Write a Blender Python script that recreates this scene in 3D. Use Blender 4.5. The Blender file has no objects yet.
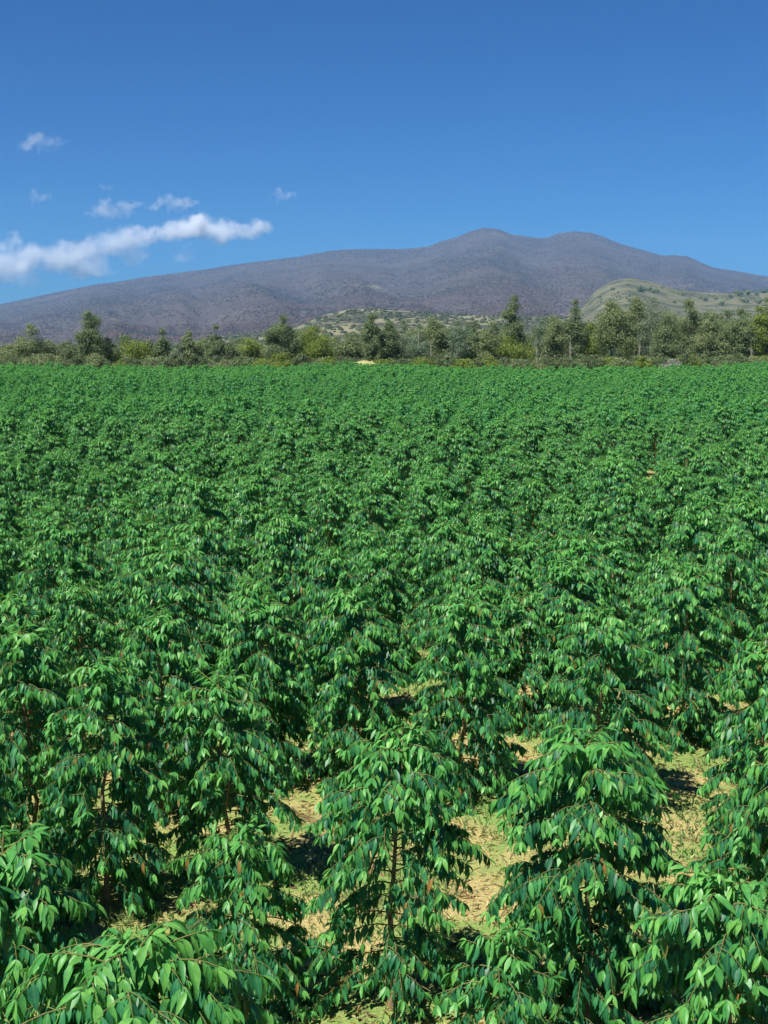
import bpy, math, random
import numpy as np
rng = np.random.default_rng(7)
random.seed(7)
PI = math.pi
R = math.radians
scn = bpy.context.scene
col = scn.collection

# ------------------------------------------------------------------ camera
F = 1300.0
CAM_H = 5.3
TH = math.atan(162.0 / F)
cam_d = bpy.data.cameras.new('camera'); cam = bpy.data.objects.new('camera', cam_d); col.objects.link(cam)
cam_d.sensor_fit = 'VERTICAL'; cam_d.sensor_height = 36.0; cam_d.lens = F / 1024 * 36
cam_d.clip_start = 0.1; cam_d.clip_end = 90000
cam.location = (0, 0, CAM_H); cam.rotation_euler = (PI / 2 - TH, 0, 0)
scn.camera = cam

def ray(px, py):
    c, s = math.cos(TH), math.sin(TH)
    v = 512 - py
    return np.array([px - 384.0, F * c + v * s, -F * s + v * c])
def at_y(px, py, Y):
    d = ray(px, py); t = Y / d[1]
    return np.array([d[0] * t, Y, CAM_H + d[2] * t])
def at_z(px, py, z):
    d = ray(px, py); t = (z - CAM_H) / d[2]
    return np.array([d[0] * t, d[1] * t, z])

# ------------------------------------------------------------------ helpers
def link(o, parent=None):
    col.objects.link(o)
    if parent is not None: o.parent = parent
    return o
def tag(o, label=None, cat=None, group=None, kind=None):
    if label: o['label'] = label
    if cat: o['category'] = cat
    if group: o['group'] = group
    if kind: o['kind'] = kind
    return o
def empty(name, loc, rz=0.0):
    o = bpy.data.objects.new(name, None); o.location = loc; o.rotation_euler = (0, 0, rz)
    o.empty_display_size = 0.3
    return link(o)
def mesh_np(name, V, polys, mat=None, smooth=True, across=None):
    """polys: list of (n,k) int arrays"""
    me = bpy.data.meshes.new(name)
    V = np.asarray(V, dtype=np.float32)
    loops = np.concatenate([p.reshape(-1) for p in polys]).astype(np.int32)
    tot = np.concatenate([np.full(len(p), p.shape[1], dtype=np.int32) for p in polys])
    start = np.concatenate([[0], np.cumsum(tot)[:-1]]).astype(np.int32)
    me.vertices.add(len(V)); me.vertices.foreach_set('co', V.reshape(-1))
    me.loops.add(len(loops)); me.loops.foreach_set('vertex_index', loops)
    me.polygons.add(len(tot)); me.polygons.foreach_set('loop_start', start)
    try: me.polygons.foreach_set('loop_total', tot)
    except Exception: pass
    me.update(calc_edges=True)
    if smooth: me.polygons.foreach_set('use_smooth', np.ones(len(tot), dtype=bool))
    if across is not None:
        a = me.attributes.new('across', 'FLOAT', 'POINT'); a.data.foreach_set('value', np.asarray(across, dtype=np.float32))
    if mat: me.materials.append(mat)
    return me
def obj(name, me, parent=None):
    return link(bpy.data.objects.new(name, me), parent)

def tubes(paths, sides=5):
    """paths: list of (points (n,3), radii (n,)) -> V, quads"""
    Vs, Q = [], []; off = 0
    ang = np.arange(sides) * 2 * PI / sides
    for P, r in paths:
        P = np.asarray(P, float); n = len(P); r = np.broadcast_to(r, (n,))
        T = np.gradient(P, axis=0); T /= np.linalg.norm(T, axis=1)[:, None] + 1e-9
        ref = np.where(np.abs(T[:, 2:3]) > 0.9, np.array([[1., 0, 0]]), np.array([[0, 0, 1.]]))
        A = np.cross(T, ref); A /= np.linalg.norm(A, axis=1)[:, None] + 1e-9
        B = np.cross(T, A)
        ring = P[:, None, :] + r[:, None, None] * (np.cos(ang)[None, :, None] * A[:, None, :] + np.sin(ang)[None, :, None] * B[:, None, :])
        Vs.append(ring.reshape(-1, 3))
        i = np.arange(n - 1)[:, None] * sides; j = np.arange(sides)[None, :]; k = (j + 1) % sides
        Q.append((off + np.stack([i + j, i + k, i + sides + k, i + sides + j], -1)).reshape(-1, 4))
        off += n * sides
    return np.concatenate(Vs), np.concatenate(Q)

# vectorised value noise
def _hash(ix, iy, s):
    h = (ix * 374761393 + iy * 668265263 + s * 1442695041) & 0x7fffffff
    h = ((h ^ (h >> 13)) * 1274126177) & 0x7fffffff
    return ((h ^ (h >> 16)) & 0xffff) / 65535.0
def vnoise(x, y, s=0):
    x = np.asarray(x, float); y = np.asarray(y, float)
    ix = np.floor(x).astype(np.int64); iy = np.floor(y).astype(np.int64)
    fx = x - ix; fy = y - iy; fx = fx * fx * (3 - 2 * fx); fy = fy * fy * (3 - 2 * fy)
    a = _hash(ix, iy, s); b = _hash(ix + 1, iy, s); c = _hash(ix, iy + 1, s); d = _hash(ix + 1, iy + 1, s)
    return (a * (1 - fx) + b * fx) * (1 - fy) + (c * (1 - fx) + d * fx) * fy
def fbm(x, y, s=0, o=4):
    v = 0; a = 0.5; t = 0
    for i in range(o):
        v = v + a * vnoise(x * 2 ** i, y * 2 ** i, s + i * 17); t += a; a *= 0.55
    return v / t

# ------------------------------------------------------------------ materials
def new_mat(name):
    m = bpy.data.materials.new(name); m.use_nodes = True
    nt = m.node_tree; nt.nodes.clear()
    return m, nt, nt.nodes.new('ShaderNodeOutputMaterial')
def N(nt, t, **kw):
    n = nt.nodes.new(t)
    for k, v in kw.items(): setattr(n, k, v)
    return n
def ramp(nt, src, stops, interp='LINEAR'):
    r = N(nt, 'ShaderNodeValToRGB'); r.color_ramp.interpolation = interp
    e = r.color_ramp.elements
    e[0].position, e[0].color = stops[0][0], (*stops[0][1], 1)
    e[1].position, e[1].color = stops[1][0], (*stops[1][1], 1)
    for p, c in stops[2:]:
        q = e.new(p); q.color = (*c, 1)
    nt.links.new(src, r.inputs[0])
    return r.outputs[0]
def noise(nt, vec, scale, detail=3, rough=0.55, dist=0.0):
    n = N(nt, 'ShaderNodeTexNoise'); n.inputs['Scale'].default_value = scale; n.inputs['Detail'].default_value = detail
    n.inputs['Roughness'].default_value = rough; n.inputs['Distortion'].default_value = dist
    if vec is not None: nt.links.new(vec, n.inputs['Vector'])
    return n.outputs['Fac']
def mix(nt, fac, a, b, mode='MIX'):
    n = N(nt, 'ShaderNodeMix', data_type='RGBA', blend_type=mode)
    for s, v in ((n.inputs[0], fac), (n.inputs[6], a), (n.inputs[7], b)):
        if isinstance(v, (int, float)): s.default_value = v
        elif isinstance(v, tuple): s.default_value = (*v, 1)
        else: nt.links.new(v, s)
    return n.outputs[2]
def math_n(nt, op, a, b=0.0, c=None):
    n = N(nt, 'ShaderNodeMath', operation=op)
    for i, v in enumerate((a, b, c)):
        if v is None: continue
        if isinstance(v, (int, float)): n.inputs[i].default_value = v
        else: nt.links.new(v, n.inputs[i])
    return n.outputs[0]

def leaf_mat(name, stops, rough=0.43, trans=0.34, tcol=(0.16, 0.42, 0.06), rib_sheen=True, spec=0.4):
    m, nt, out = new_mat(name)
    g = N(nt, 'ShaderNodeNewGeometry')
    c = ramp(nt, g.outputs['Random Per Island'], stops)
    if rib_sheen:  # pale midrib, with the sheen along it painted into the colour
        a = N(nt, 'ShaderNodeAttribute', attribute_name='across')
        f = ramp(nt, a.outputs['Fac'], [(0.0, (1, 1, 1)), (0.16, (0, 0, 0))])
        c = mix(nt, math_n(nt, 'MULTIPLY', f, 0.35), c, (0.20, 0.42, 0.12))
    if rib_sheen:
        tcn = N(nt, 'ShaderNodeTexCoord')
        mo = ramp(nt, noise(nt, tcn.outputs['Object'], 28.0, 3, .6), [(0.35, (0.80, 0.84, 0.86)), (0.68, (1.28, 1.14, 1.02))])
        c = mix(nt, 1.0, c, mo, 'MULTIPLY')
    # paler matt underside
    c2 = mix(nt, math_n(nt, 'MULTIPLY', g.outputs['Backfacing'], 0.35), c, (0.10, 0.24, 0.09))
    p = N(nt, 'ShaderNodeBsdfPrincipled'); nt.links.new(c2, p.inputs['Base Color'])
    p.inputs['Roughness'].default_value = rough
    p.inputs['Specular IOR Level'].default_value = spec
    t = N(nt, 'ShaderNodeBsdfTranslucent'); nt.links.new(mix(nt, 0.6, c, tcol), t.inputs['Color'])
    ms = N(nt, 'ShaderNodeMixShader'); ms.inputs[0].default_value = trans
    nt.links.new(p.outputs[0], ms.inputs[1]); nt.links.new(t.outputs[0], ms.inputs[2])
    nt.links.new(ms.outputs[0], out.inputs['Surface'])
    return m
LEAF = leaf_mat('coffee_leaf', [(0.0, (0.013, 0.103, 0.056)), (0.35, (0.023, 0.161, 0.071)), (0.75, (0.040, 0.238, 0.086)),
                                (0.97, (0.089, 0.339, 0.096)), (0.995, (0.278, 0.150, 0.045))])
SHOOT_LIT = leaf_mat('young_lit_leaf', [(0.0, (0.061, 0.281, 0.067)), (0.5, (0.102, 0.368, 0.082)), (1.0, (0.182, 0.476, 0.104))], trans=0.38)  # new growth, also spread over crown tops as painted sunlight
FARLEAF = leaf_mat('distant_leaf', [(0.0, (0.015, 0.119, 0.065)), (0.4, (0.030, 0.202, 0.089)), (0.75, (0.057, 0.301, 0.107)),
                                    (0.975, (0.101, 0.377, 0.119)), (0.994, (0.316, 0.150, 0.059))], rib_sheen=False, rough=0.5)
FARSHOOT_LIT = leaf_mat('distant_young_lit_leaf', [(0.0, (0.069, 0.299, 0.060)), (0.5, (0.109, 0.371, 0.086)), (1.0, (0.172, 0.453, 0.103))], rib_sheen=False, rough=0.5, trans=0.38)  # far tip growth and sunlit dome tops painted in one pale tone
def plain_mat(name, stops, scale=8, rough=0.9, vec='Object', bump=0.0, spec=0.3):
    m, nt, out = new_mat(name)
    tc = N(nt, 'ShaderNodeTexCoord')
    f = noise(nt, tc.outputs[vec], scale, 4)
    p = N(nt, 'ShaderNodeBsdfPrincipled'); nt.links.new(ramp(nt, f, stops), p.inputs['Base Color'])
    p.inputs['Roughness'].default_value = rough; p.inputs['Specular IOR Level'].default_value = spec
    if bump:
        b = N(nt, 'ShaderNodeBump'); b.inputs['Strength'].default_value = bump
        nt.links.new(noise(nt, tc.outputs[vec], scale * 3, 4), b.inputs['Height']); nt.links.new(b.outputs[0], p.inputs['Normal'])
    nt.links.new(p.outputs[0], out.inputs['Surface'])
    return m
BARK = plain_mat('coffee_bark', [(0.3, (0.16, 0.10, 0.06)), (0.7, (0.40, 0.28, 0.16))], 22, bump=0.4)
TWIG = plain_mat('green_twig', [(0.3, (0.09, 0.15, 0.04)), (0.7, (0.20, 0.15, 0.06))], 14)
DRYTWIG = plain_mat('dry_twig', [(0.3, (0.42, 0.34, 0.18)), (0.7, (0.62, 0.52, 0.33))], 20)
TREEBARK = plain_mat('tree_bark', [(0.3, (0.07, 0.055, 0.045)), (0.7, (0.16, 0.13, 0.10))], 3)
PALEBARK = plain_mat('pale_bark', [(0.3, (0.24, 0.23, 0.19)), (0.7, (0.38, 0.37, 0.31))], 2)
BERRY = plain_mat('berry', [(0.35, (0.10, 0.25, 0.04)), (0.65, (0.42, 0.14, 0.03))], 30, rough=0.35)

def foliage_mat(name, a, b, c):
    m = leaf_mat(name, [(0.0, a), (0.5, b), (1.0, c)], rough=0.85, trans=0.35, tcol=tuple(min(1, v * 1.7) for v in b), rib_sheen=False, spec=0.15)
    # replace the underside tint by the leaf's own colour
    return m
T_DARK = foliage_mat('dark_foliage', (0.089, 0.127, 0.063), (0.156, 0.209, 0.099), (0.255, 0.322, 0.148))  # belt foliage tones greyed and lightened, distance haze put into the colour
T_OLIVE = foliage_mat('olive_foliage', (0.120, 0.152, 0.072), (0.203, 0.248, 0.112), (0.314, 0.366, 0.176))
T_YELL = foliage_mat('yellow_green_foliage', (0.093, 0.136, 0.032), (0.186, 0.257, 0.056), (0.322, 0.365, 0.081))
T_GREY = foliage_mat('grey_green_foliage', (0.109, 0.150, 0.093), (0.190, 0.246, 0.155), (0.292, 0.371, 0.247))
T_BROWN = foliage_mat('brown_green_foliage', (0.078, 0.107, 0.053), (0.128, 0.170, 0.081), (0.192, 0.245, 0.115))

# ------------------------------------------------------------------ terrain
FIELD_END = 246.0
prof_px = np.array([-200, 0, 150, 260, 350, 450, 560, 640, 700, 768, 1000])
prof_dy = np.array([0, .2, -1.0, -.6, 1.6, -.6, -2.6, -2.2, -.2, 3.2, 5.0])   # px the far crest stands above the mean
def gz(x, y):
    x = np.asarray(x, float); y = np.asarray(y, float)
    u = 384 + x / np.maximum(y, 5) * F
    far = np.interp(u, prof_px, prof_dy) * 244 / F
    w = np.clip((y - 60) / 180, 0, 1); w = w * w * (3 - 2 * w)
    wave = (vnoise(x / 55 + 3, y / 30, 5) - 0.5) * 2.0 * np.clip((y - 22) / 60, 0, 1) * (1 - w * 0.8)
    small = (vnoise(x / 2.2, y / 2.2, 9) - 0.5) * 0.10
    return far * w * np.clip((900 - y) / 500, 0, 1) + wave + small * np.clip((200 - y) / 100, 0, 1)

def sheet(ys, us, fz, ux=None):
    Y, U = np.meshgrid(ys, us, indexing='ij')
    X = U * np.maximum(Y, 18) / F
    Z = fz(X, Y)
    V = np.stack([X, Y, Z], -1).reshape(-1, 3)
    n, m = Y.shape
    i = (np.arange(n - 1)[:, None] * m + np.arange(m - 1)[None, :])
    return V, np.stack([i, i + 1, i + m + 1, i + m], -1).reshape(-1, 4)

m, nt, out = new_mat('field_soil')
tc = N(nt, 'ShaderNodeTexCoord'); ov = tc.outputs['Object']
straw = ramp(nt, noise(nt, ov, 24.0, 8, 0.8), [(0.30, (0.17, 0.11, 0.05)), (0.5, (0.48, 0.39, 0.16)), (0.78, (0.62, 0.54, 0.26))])
litter = ramp(nt, noise(nt, ov, 16.0, 5, 0.7), [(0.3, (0.07, 0.04, 0.025)), (0.7, (0.24, 0.14, 0.08))])
grass = ramp(nt, noise(nt, ov, 26.0, 8, 0.8), [(0.3, (0.12, 0.21, 0.05)), (0.7, (0.33, 0.44, 0.13))])
f1 = ramp(nt, noise(nt, ov, 0.75, 4, 0.6, 0.6), [(0.41, (0, 0, 0)), (0.55, (1, 1, 1))])
f2 = ramp(nt, noise(nt, ov, 1.3, 4, 0.65, 0.4), [(0.56, (0, 0, 0)), (0.68, (1, 1, 1))])
c = mix(nt, f1, straw, grass); c = mix(nt, f2, c, litter)
p = N(nt, 'ShaderNodeBsdfPrincipled'); p.inputs['Roughness'].default_value = 0.95; p.inputs['Specular IOR Level'].default_value = 0.1
nt.links.new(c, p.inputs['Base Color'])
b = N(nt, 'ShaderNodeBump'); b.inputs['Strength'].default_value = 0.7; b.inputs['Distance'].default_value = 0.05
nt.links.new(noise(nt, ov, 30.0, 5, 0.7), b.inputs['Height']); nt.links.new(b.outputs[0], p.inputs['Normal'])
nt.links.new(p.outputs[0], out.inputs['Surface'])
SOIL = m
ys = np.concatenate([np.linspace(-30, 3, 12), np.arange(3.5, 30, 0.35), np.geomspace(30.5, 300, 90), np.geomspace(320, 13500, 40)])
us = np.concatenate([np.linspace(-4200, -560, 24), np.linspace(-540, 540, 110), np.linspace(560, 4200, 24)])
V, Q = sheet(ys, us, gz)
tag(obj('ground', mesh_np('ground', V, [Q], SOIL)), 'straw coloured field soil with green grass patches between the shrubs', 'ground', kind='structure')

# ------------------------------------------------------------------ leaves
def leaf_template(n=3, w=0.150, curve=0.28, fold=0.30):
    """unit length leaf along +y; returns verts, tris, across"""
    if n == 0:
        V = np.array([[0, 0, 0], [w, .45, w * fold], [-w, .45, w * fold], [0, 1, -curve * .8]])
        return V, np.array([[0, 1, 3], [0, 3, 2]]), np.array([0, 1, 1, 0.])
    ts = np.linspace(0, 1, n + 2)[1:-1]
    V = [[0, 0, 0]]; ac = [0.]
    for t in ts:
        ww = w * (math.sin(PI * t ** 0.82) ** 1.05) * 1.08
        z = -curve * t * t
        V += [[-ww, t, z + ww * fold], [0, t, z], [ww, t, z + ww * fold]]; ac += [1, 0, 1]
    V.append([0, 1, -curve]); ac.append(0.)
    T = [[0, 2, 1], [0, 3, 2]]
    for i in range(n - 1):
        a = 1 + 3 * i; b_ = a + 3
        T += [[a, a + 1, b_ + 1], [a, b_ + 1, b_], [a + 1, a + 2, b_ + 2], [a + 1, b_ + 2, b_ + 1]]
    a = 1 + 3 * (n - 1); t = a + 3
    T += [[a, a + 1, t], [a + 1, a + 2, t]]
    return np.array(V, float), np.array(T), np.array(ac)
TPL = {k: leaf_template(k) for k in (0, 2, 3, 5)}

def expand(P, D, NRM, L, tpl, W=None):
    V0, T0, A0 = tpl
    y = D / (np.linalg.norm(D, axis=1)[:, None] + 1e-9)
    x = np.cross(y, NRM); x /= np.linalg.norm(x, axis=1)[:, None] + 1e-9
    z = np.cross(x, y)
    if W is None: W = rng.uniform(.8, 1.15, len(P))
    CV = rng.uniform(.2, 2.1, len(P))
    V = P[:, None, :] + L[:, None, None] * (V0[None, :, 0:1] * W[:, None, None] * x[:, None, :] + V0[None, :, 1:2] * y[:, None, :] + V0[None, :, 2:3] * CV[:, None, None] * z[:, None, :])
    T = T0[None] + (np.arange(len(P)) * len(V0))[:, None, None]
    return V.reshape(-1, 3), T.reshape(-1, 3), np.tile(A0, len(P))

def shrub_geo(seed, h=2.3, Rr=0.85, node=0.054, sp=0.038, lsz=0.126, low=0.10, twigs=3, bare=0.0, young_lit=True, lean=0.06, open_=0.0, waist=0.0):
    """returns dict: trunk paths, branch paths, leaf arrays, young leaf arrays"""
    r = np.random.default_rng(seed)
    zt = np.linspace(0, h * 0.96, 9)
    lx, ly = r.normal(0, lean, 2)
    wob = r.normal(0, 0.018, (9, 2)); wob[0] = 0
    tp = np.stack([lx * (zt / h) ** 1.5 + wob[:, 0], ly * (zt / h) ** 1.5 + wob[:, 1], zt], 1)
    trunk = [(tp, np.linspace(0.030, 0.006, 9))]
    trunk[0][1][0] = 0.042
    branches = []; LP, LD, LN, LL, LY = [], [], [], [], []
    def axis(z): return np.array([np.interp(z, zt, tp[:, 0]), np.interp(z, zt, tp[:, 1]), z])
    def leaves_on(pts, s0, size, isyoung, spacing, term=6, dens=1.0):
        seg = np.linalg.norm(np.diff(pts, axis=0), axis=1); cum = np.concatenate([[0], np.cumsum(seg)]); Lb = cum[-1]
        s = s0 * Lb + r.uniform(0, spacing)
        side_sign = 1
        while s < Lb:
            p = np.array([np.interp(s, cum, pts[:, k]) for k in range(3)])
            p2 = np.array([np.interp(min(s + .03, Lb + .03), cum, pts[:, k]) for k in range(3)])
            p1 = np.array([np.interp(max(s - .03, 0), cum, pts[:, k]) for k in range(3)])
            t = p2 - p1; t /= np.linalg.norm(t) + 1e-9
            sd = np.cross(t, [0, 0, 1]); sd /= np.linalg.norm(sd) + 1e-9
            for sg in (-1, 1):
                if r.random() > dens: continue
                droop = r.uniform(0.55, 1.5) if not isyoung else r.uniform(0.1, 1.0)
                d = sd * sg * r.uniform(0.35, 0.8) + t * r.uniform(0.15, 0.6) + np.array([0, 0, -droop]) + r.normal(0, 0.13, 3)
                n = np.array([0, 0, 1.0]) + sd * sg * 0.9 + t * 0.5 + r.normal(0, 0.25, 3)
                LP.append(p + sd * sg * 0.006); LD.append(d); LN.append(n)
                LL.append(size * r.uniform(0.6, 1.22) * (0.85 if s > 0.88 * Lb else 1)); LY.append(isyoung or young_lit and r.random() < (.85 if s > .84 * Lb else .35 * max(0., p[2] / h - .45) * 2) * (1 if p[2] > h * .6 else .30))  # higher leaves take the pale tone more often, so tops look lit
            s += spacing * r.uniform(0.8, 1.2)
        p = pts[-1]; t = pts[-1] - pts[-2]; t /= np.linalg.norm(t) + 1e-9
        for k in range(term):
            a = r.uniform(0, 2 * PI)
            d = t * 0.6 + np.array([math.cos(a), math.sin(a), 0]) * 0.6 + np.array([0, 0, r.uniform(-1.3, 0.1)])
            LP.append(p); LD.append(d); LN.append(np.array([0, 0, 1.0]) + t * .4 + r.normal(0, .2, 3)); LL.append(size * r.uniform(0.6, 0.95)); LY.append(young_lit)
    z = low * h; az = r.uniform(0, PI)
    lobes = r.uniform(0.90, 1.10, 8)
    while z < h * 0.97:
        u = z / h
        rad = Rr * (1 - u ** 3.6) ** 0.60 * (0.80 + 0.20 * math.sin(min(1, u / 0.62) * PI / 2)) * (1 - waist * math.exp(-((u - .40) / .08) ** 2))
        for s in (0, 1):
            if r.random() < open_ and u < 0.55: continue
            a = az + s * PI + r.normal(0, 0.22)
            Lb = rad * r.uniform(0.78, 1.10) * lobes[int((a % (2 * PI)) / (2 * PI) * 8) % 8] + 0.04
            up = 0.12 + 0.68 * u ** 1.4 + r.normal(0, 0.08)
            dr = 0.55 + 0.25 * (1 - u) + r.normal(0, 0.08)
            ss = np.linspace(0, Lb, 7)
            hd = np.array([math.cos(a), math.sin(a), 0.]); sdv = np.array([-math.sin(a), math.cos(a), 0.])
            cv = r.normal(0, 0.12)
            pts = axis(z)[None] + ss[:, None] * hd * 0.95 + (cv * ss ** 2 / max(Lb, .1))[:, None] * sdv
            pts[:, 2] += up * ss - dr * ss ** 2 / max(Lb, .1) * (1.0 if Lb > .3 else .5)
            pts[:, 2] = np.maximum(pts[:, 2], 0.06)
            branches.append((pts, np.linspace(0.0075, 0.002, 7)))
            isb = r.random() < bare and u < 0.6
            if not isb:
                leaves_on(pts, 0.16 if u < .8 else 0.05, lsz, young_lit and u > 0.90, sp)
                for _ in range(twigs if Lb > 0.4 else (1 if Lb > .2 else 0)):
                    q = r.uniform(0.3, 0.85); i = q * 6; i0 = int(i); p = pts[i0] * (1 - i + i0) + pts[min(6, i0 + 1)] * (i - i0)
                    sg = 1 if r.random() < .5 else -1; tl = Lb * r.uniform(0.25, 0.45)
                    td = hd * 0.75 + sdv * sg * 0.75
                    s3 = np.linspace(0, tl, 4)
                    tpnt = p + s3[:, None] * td; tpnt[:, 2] += s3 * 0.25 - 0.6 * s3 ** 2 / tl
                    branches.append((tpnt, np.linspace(0.0035, 0.0015, 4)))
                    leaves_on(tpnt, 0.15, lsz * 0.95, False, sp)
            else:
                leaves_on(pts, 0.6, lsz * .9, False, sp * 1.4, term=3, dens=.7)
        az += PI / 2 + r.normal(0, 0.25)
        z += node * r.uniform(0.75, 1.25) * (1.0 if u < .8 else .7)
    # leading shoots on top
    for k in range(4 if young_lit else 2):
        a = r.uniform(0, 2 * PI); L = r.uniform(0.14, 0.26)
        s3 = np.linspace(0, L, 4); pts = axis(h * 0.95)[None] + s3[:, None] * np.array([math.cos(a) * .5, math.sin(a) * .5, .75])
        branches.append((pts, np.linspace(0.0035, 0.0015, 4)))
        leaves_on(pts, 0.1, lsz * 0.85, young_lit, sp * .8, term=4)
    return dict(trunk=trunk, branches=branches, P=np.array(LP), D=np.array(LD), N=np.array(LN), L=np.array(LL), Y=np.array(LY, bool))

def shrub_meshes(g, detail, fruit=0, seed=0):
    out = {}
    V, Q = tubes(g['trunk'], 7); out['trunk'] = mesh_np('trunk', V, [Q], BARK)
    V, Q = tubes(g['branches'], 3 if detail < 3 else 4); out['branches'] = mesh_np('branch', V, [Q], TWIG)
    for nm, sel, mt in (('crown', ~g['Y'], LEAF), ('young_lit_foliage', g['Y'], SHOOT_LIT)):
        if sel.sum() == 0: continue
        V, T, A = expand(g['P'][sel], g['D'][sel], g['N'][sel], g['L'][sel], TPL[detail])
        out[nm] = mesh_np(nm, V, [T], mt, across=A)
    return out

GRP = 'coffee shrubs planted in rows across the field'
def place(root, me, extra=()):
    obj('trunk', me['trunk'], root)
    obj('limbs', me['branches'], root)
    obj('crown', me['crown'], root)
    if 'young_lit_foliage' in me: obj('young_lit_foliage', me['young_lit_foliage'], root)

# hand-placed front shrubs: px of crown top, top y, height, radius, options, label
FRONT = [
 (128, 930, 2.35, 1.0, dict(lsz=.145), 5, 'nearest shrub, its big pale green leaves filling the bottom left corner'),
 (8, 842, 2.35, 0.66, dict(lsz=.145), 3, 'shrub cut by the left edge with light green leaves hanging in tiers'),
 (742, 876, 2.1, 0.74, dict(lsz=.14), 3, 'dark shrub in the bottom right corner with leaves hanging from long side branches'),
 (392, 733, 2.3, 0.80, dict(bare=.22, open_=.10, low=.08, waist=.5), 3, 'front shrub at bottom centre with bare pale branches showing under a domed top'),
 (592, 736, 2.35, 0.83, dict(lsz=.14, open_=.03, waist=.35), 3, 'large glossy front shrub right of centre with domed top and visible twin stems'),
 (243, 838, 1.45, 0.62, dict(low=.1, bare=.15), 3, 'short dark drooping shrub standing in front of a pale straw clearing at lower left'),
 (100, 664, 2.4, 0.64, dict(open_=.05), 3, 'tall full shrub at lower left with its bare stem foot in brown litter'),
 (226, 678, 2.1, 0.70, dict(open_=.15, low=.2, waist=.4), 3, 'shrub with light green top just left of the long straw clearing'),
 (30, 630, 2.4, 0.61, dict(bare=.15, open_=.2), 3, 'thin shrub near the left edge showing brown twigs in its middle'),
 (355, 596, 2.4, 0.62, dict(), 3, 'upright shrub behind the bottom centre one, its rounded top just left of the frame middle'),
 (462, 603, 2.35, 0.72, dict(), 3, 'slim dark shrub left of the narrow line of straw gaps'),
 (604, 612, 2.3, 0.80, dict(), 3, 'broad dense shrub directly behind the large glossy front one'),
 (578, 563, 2.35, 0.62, dict(), 3, 'rounded shrub whose top rises behind the broad dense shrub right of centre'),
 (684, 568, 2.4, 0.78, dict(low=.1), 3, 'tall wide shrub at right, leafy to the ground above a brown shaded clearing'),
 (768, 640, 2.35, 0.62, dict(open_=.1), 3, 'shrub cut by the right edge behind the grassy clearing'),
 (775, 745, 2.1, 0.56, dict(), 3, 'shrub half out of frame at right with branches reaching over green grass'),
 (160, 618, 2.3, 0.61, dict(), 3, 'full shrub in the second row between the two tall ones at left'),
 (262, 596, 2.35, 0.64, dict(), 3, 'dense shrub in the second row left of the upright rounded one'),
 (505, 940, 1.2, 0.48, dict(low=.08, bare=.2), 3, 'low dark shrub squeezed between the two front shrubs at the bottom edge'),
 (-55, 700, 2.4, 0.66, dict(), 2, 'shrub mostly outside the frame at far left, only branch ends showing'),
]
placed = []
for i, (px, py, h, rr, kw, det, lab) in enumerate(FRONT):
    pos = at_z(px, py, h); x, y = pos[0], pos[1]
    g = shrub_geo(100 + i, h=h, Rr=rr, **kw)
    me = shrub_meshes(g, det)
    root = empty('coffee_shrub', (x, y, float(gz(x, y)) - 0.01), rng.uniform(0, 6.28))
    tag(root, lab, 'shrub', GRP)
    place(root, me)
    placed.append((x, y))
    if i in (3, 5):      # fruit strung along two branches of the front shrubs
        rr_ = np.random.default_rng(i)
        bs = [b for b in g['branches'] if len(b[0]) == 7 and b[0][0][2] < h * .55][4:9]
        import bmesh
        bm = bmesh.new()
        for P_, _ in bs:
            for q in np.linspace(.3, .9, 9):
                k = q * 6; k0 = int(k); c_ = P_[k0] * (1 - k + k0) + P_[min(6, k0 + 1)] * (k - k0)
                for _j in range(3):
                    from mathutils import Matrix, Vector
                    bmesh.ops.create_icosphere(bm, subdivisions=1, radius=.009, matrix=Matrix.Translation(Vector(c_ + rr_.normal(0, .009, 3))))
        mb = bpy.data.meshes.new('berries'); bm.to_mesh(mb); bm.free(); mb.materials.append(BERRY)
        obj('fruit', mb, root)['kind'] = 'stuff'
placed = np.array(placed)

# variants for the rows behind
VAR = []
for i in range(13):
    g = shrub_geo(300 + i, h=2.3 * (0.88 + 0.018 * i), Rr=.57 + .035 * (i * 3 % 5), sp=.040, low=.10, node=.054, twigs=3, lsz=.12, lean=.10)
    VAR.append(shrub_meshes(g, 2))

# rows running across, spaced about 2.7 m in depth
spots = []
yrow = 15.4
k = 0
while yrow < FIELD_END:
    halfw = (yrow + 3) * 384 / F + 5
    xs = np.arange(-halfw - 2, halfw + 2, 1.38) + rng.uniform(0, 1.3)
    for x in xs:
        y = yrow - 0.16 * x * math.exp(-yrow / 60) + rng.normal(0, 0.22)
        xx = x + rng.normal(0, 0.16)
        if abs(xx) > (y) * 384 / F + 4.0: continue
        if y < 17.2 and -4.2 < xx < 3.9: continue
        if len(placed) and np.min(np.hypot(placed[:, 0] - xx, placed[:, 1] - y)) < 1.15: continue
        if rng.random() < 0.03 + (0.22 if y < 60 else .55) * (vnoise(xx / 3.5, y / (5.0 + y / 25), 41) > .78): continue
        spots.append((xx, y))
    yrow += 2.55 + rng.normal(0, 0.1); k += 1
for x, y in ((-4.6, 11.4), (-6, 12.6), (-5.2, 14.6), (4.6, 12.0), (5.4, 14.6)):
    if np.min(np.hypot(placed[:, 0] - x, placed[:, 1] - y)) > 0.9: spots.append((x, y))
for px, py, hh in ((528, 545, 2.2), (524, 588, 2.0)):
    q_ = at_z(px, py, hh)
    spots.append((q_[0], q_[1]))
spots = np.array(spots)
infr = np.abs(spots[:, 0]) < spots[:, 1] * 384 / F + 0.9
dist = np.hypot(spots[:, 0], spots[:, 1])
order = np.argsort(dist + (~infr) * 1000)
n_ind = 300 - len(FRONT)
ind = set(order[:n_ind].tolist())
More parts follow.
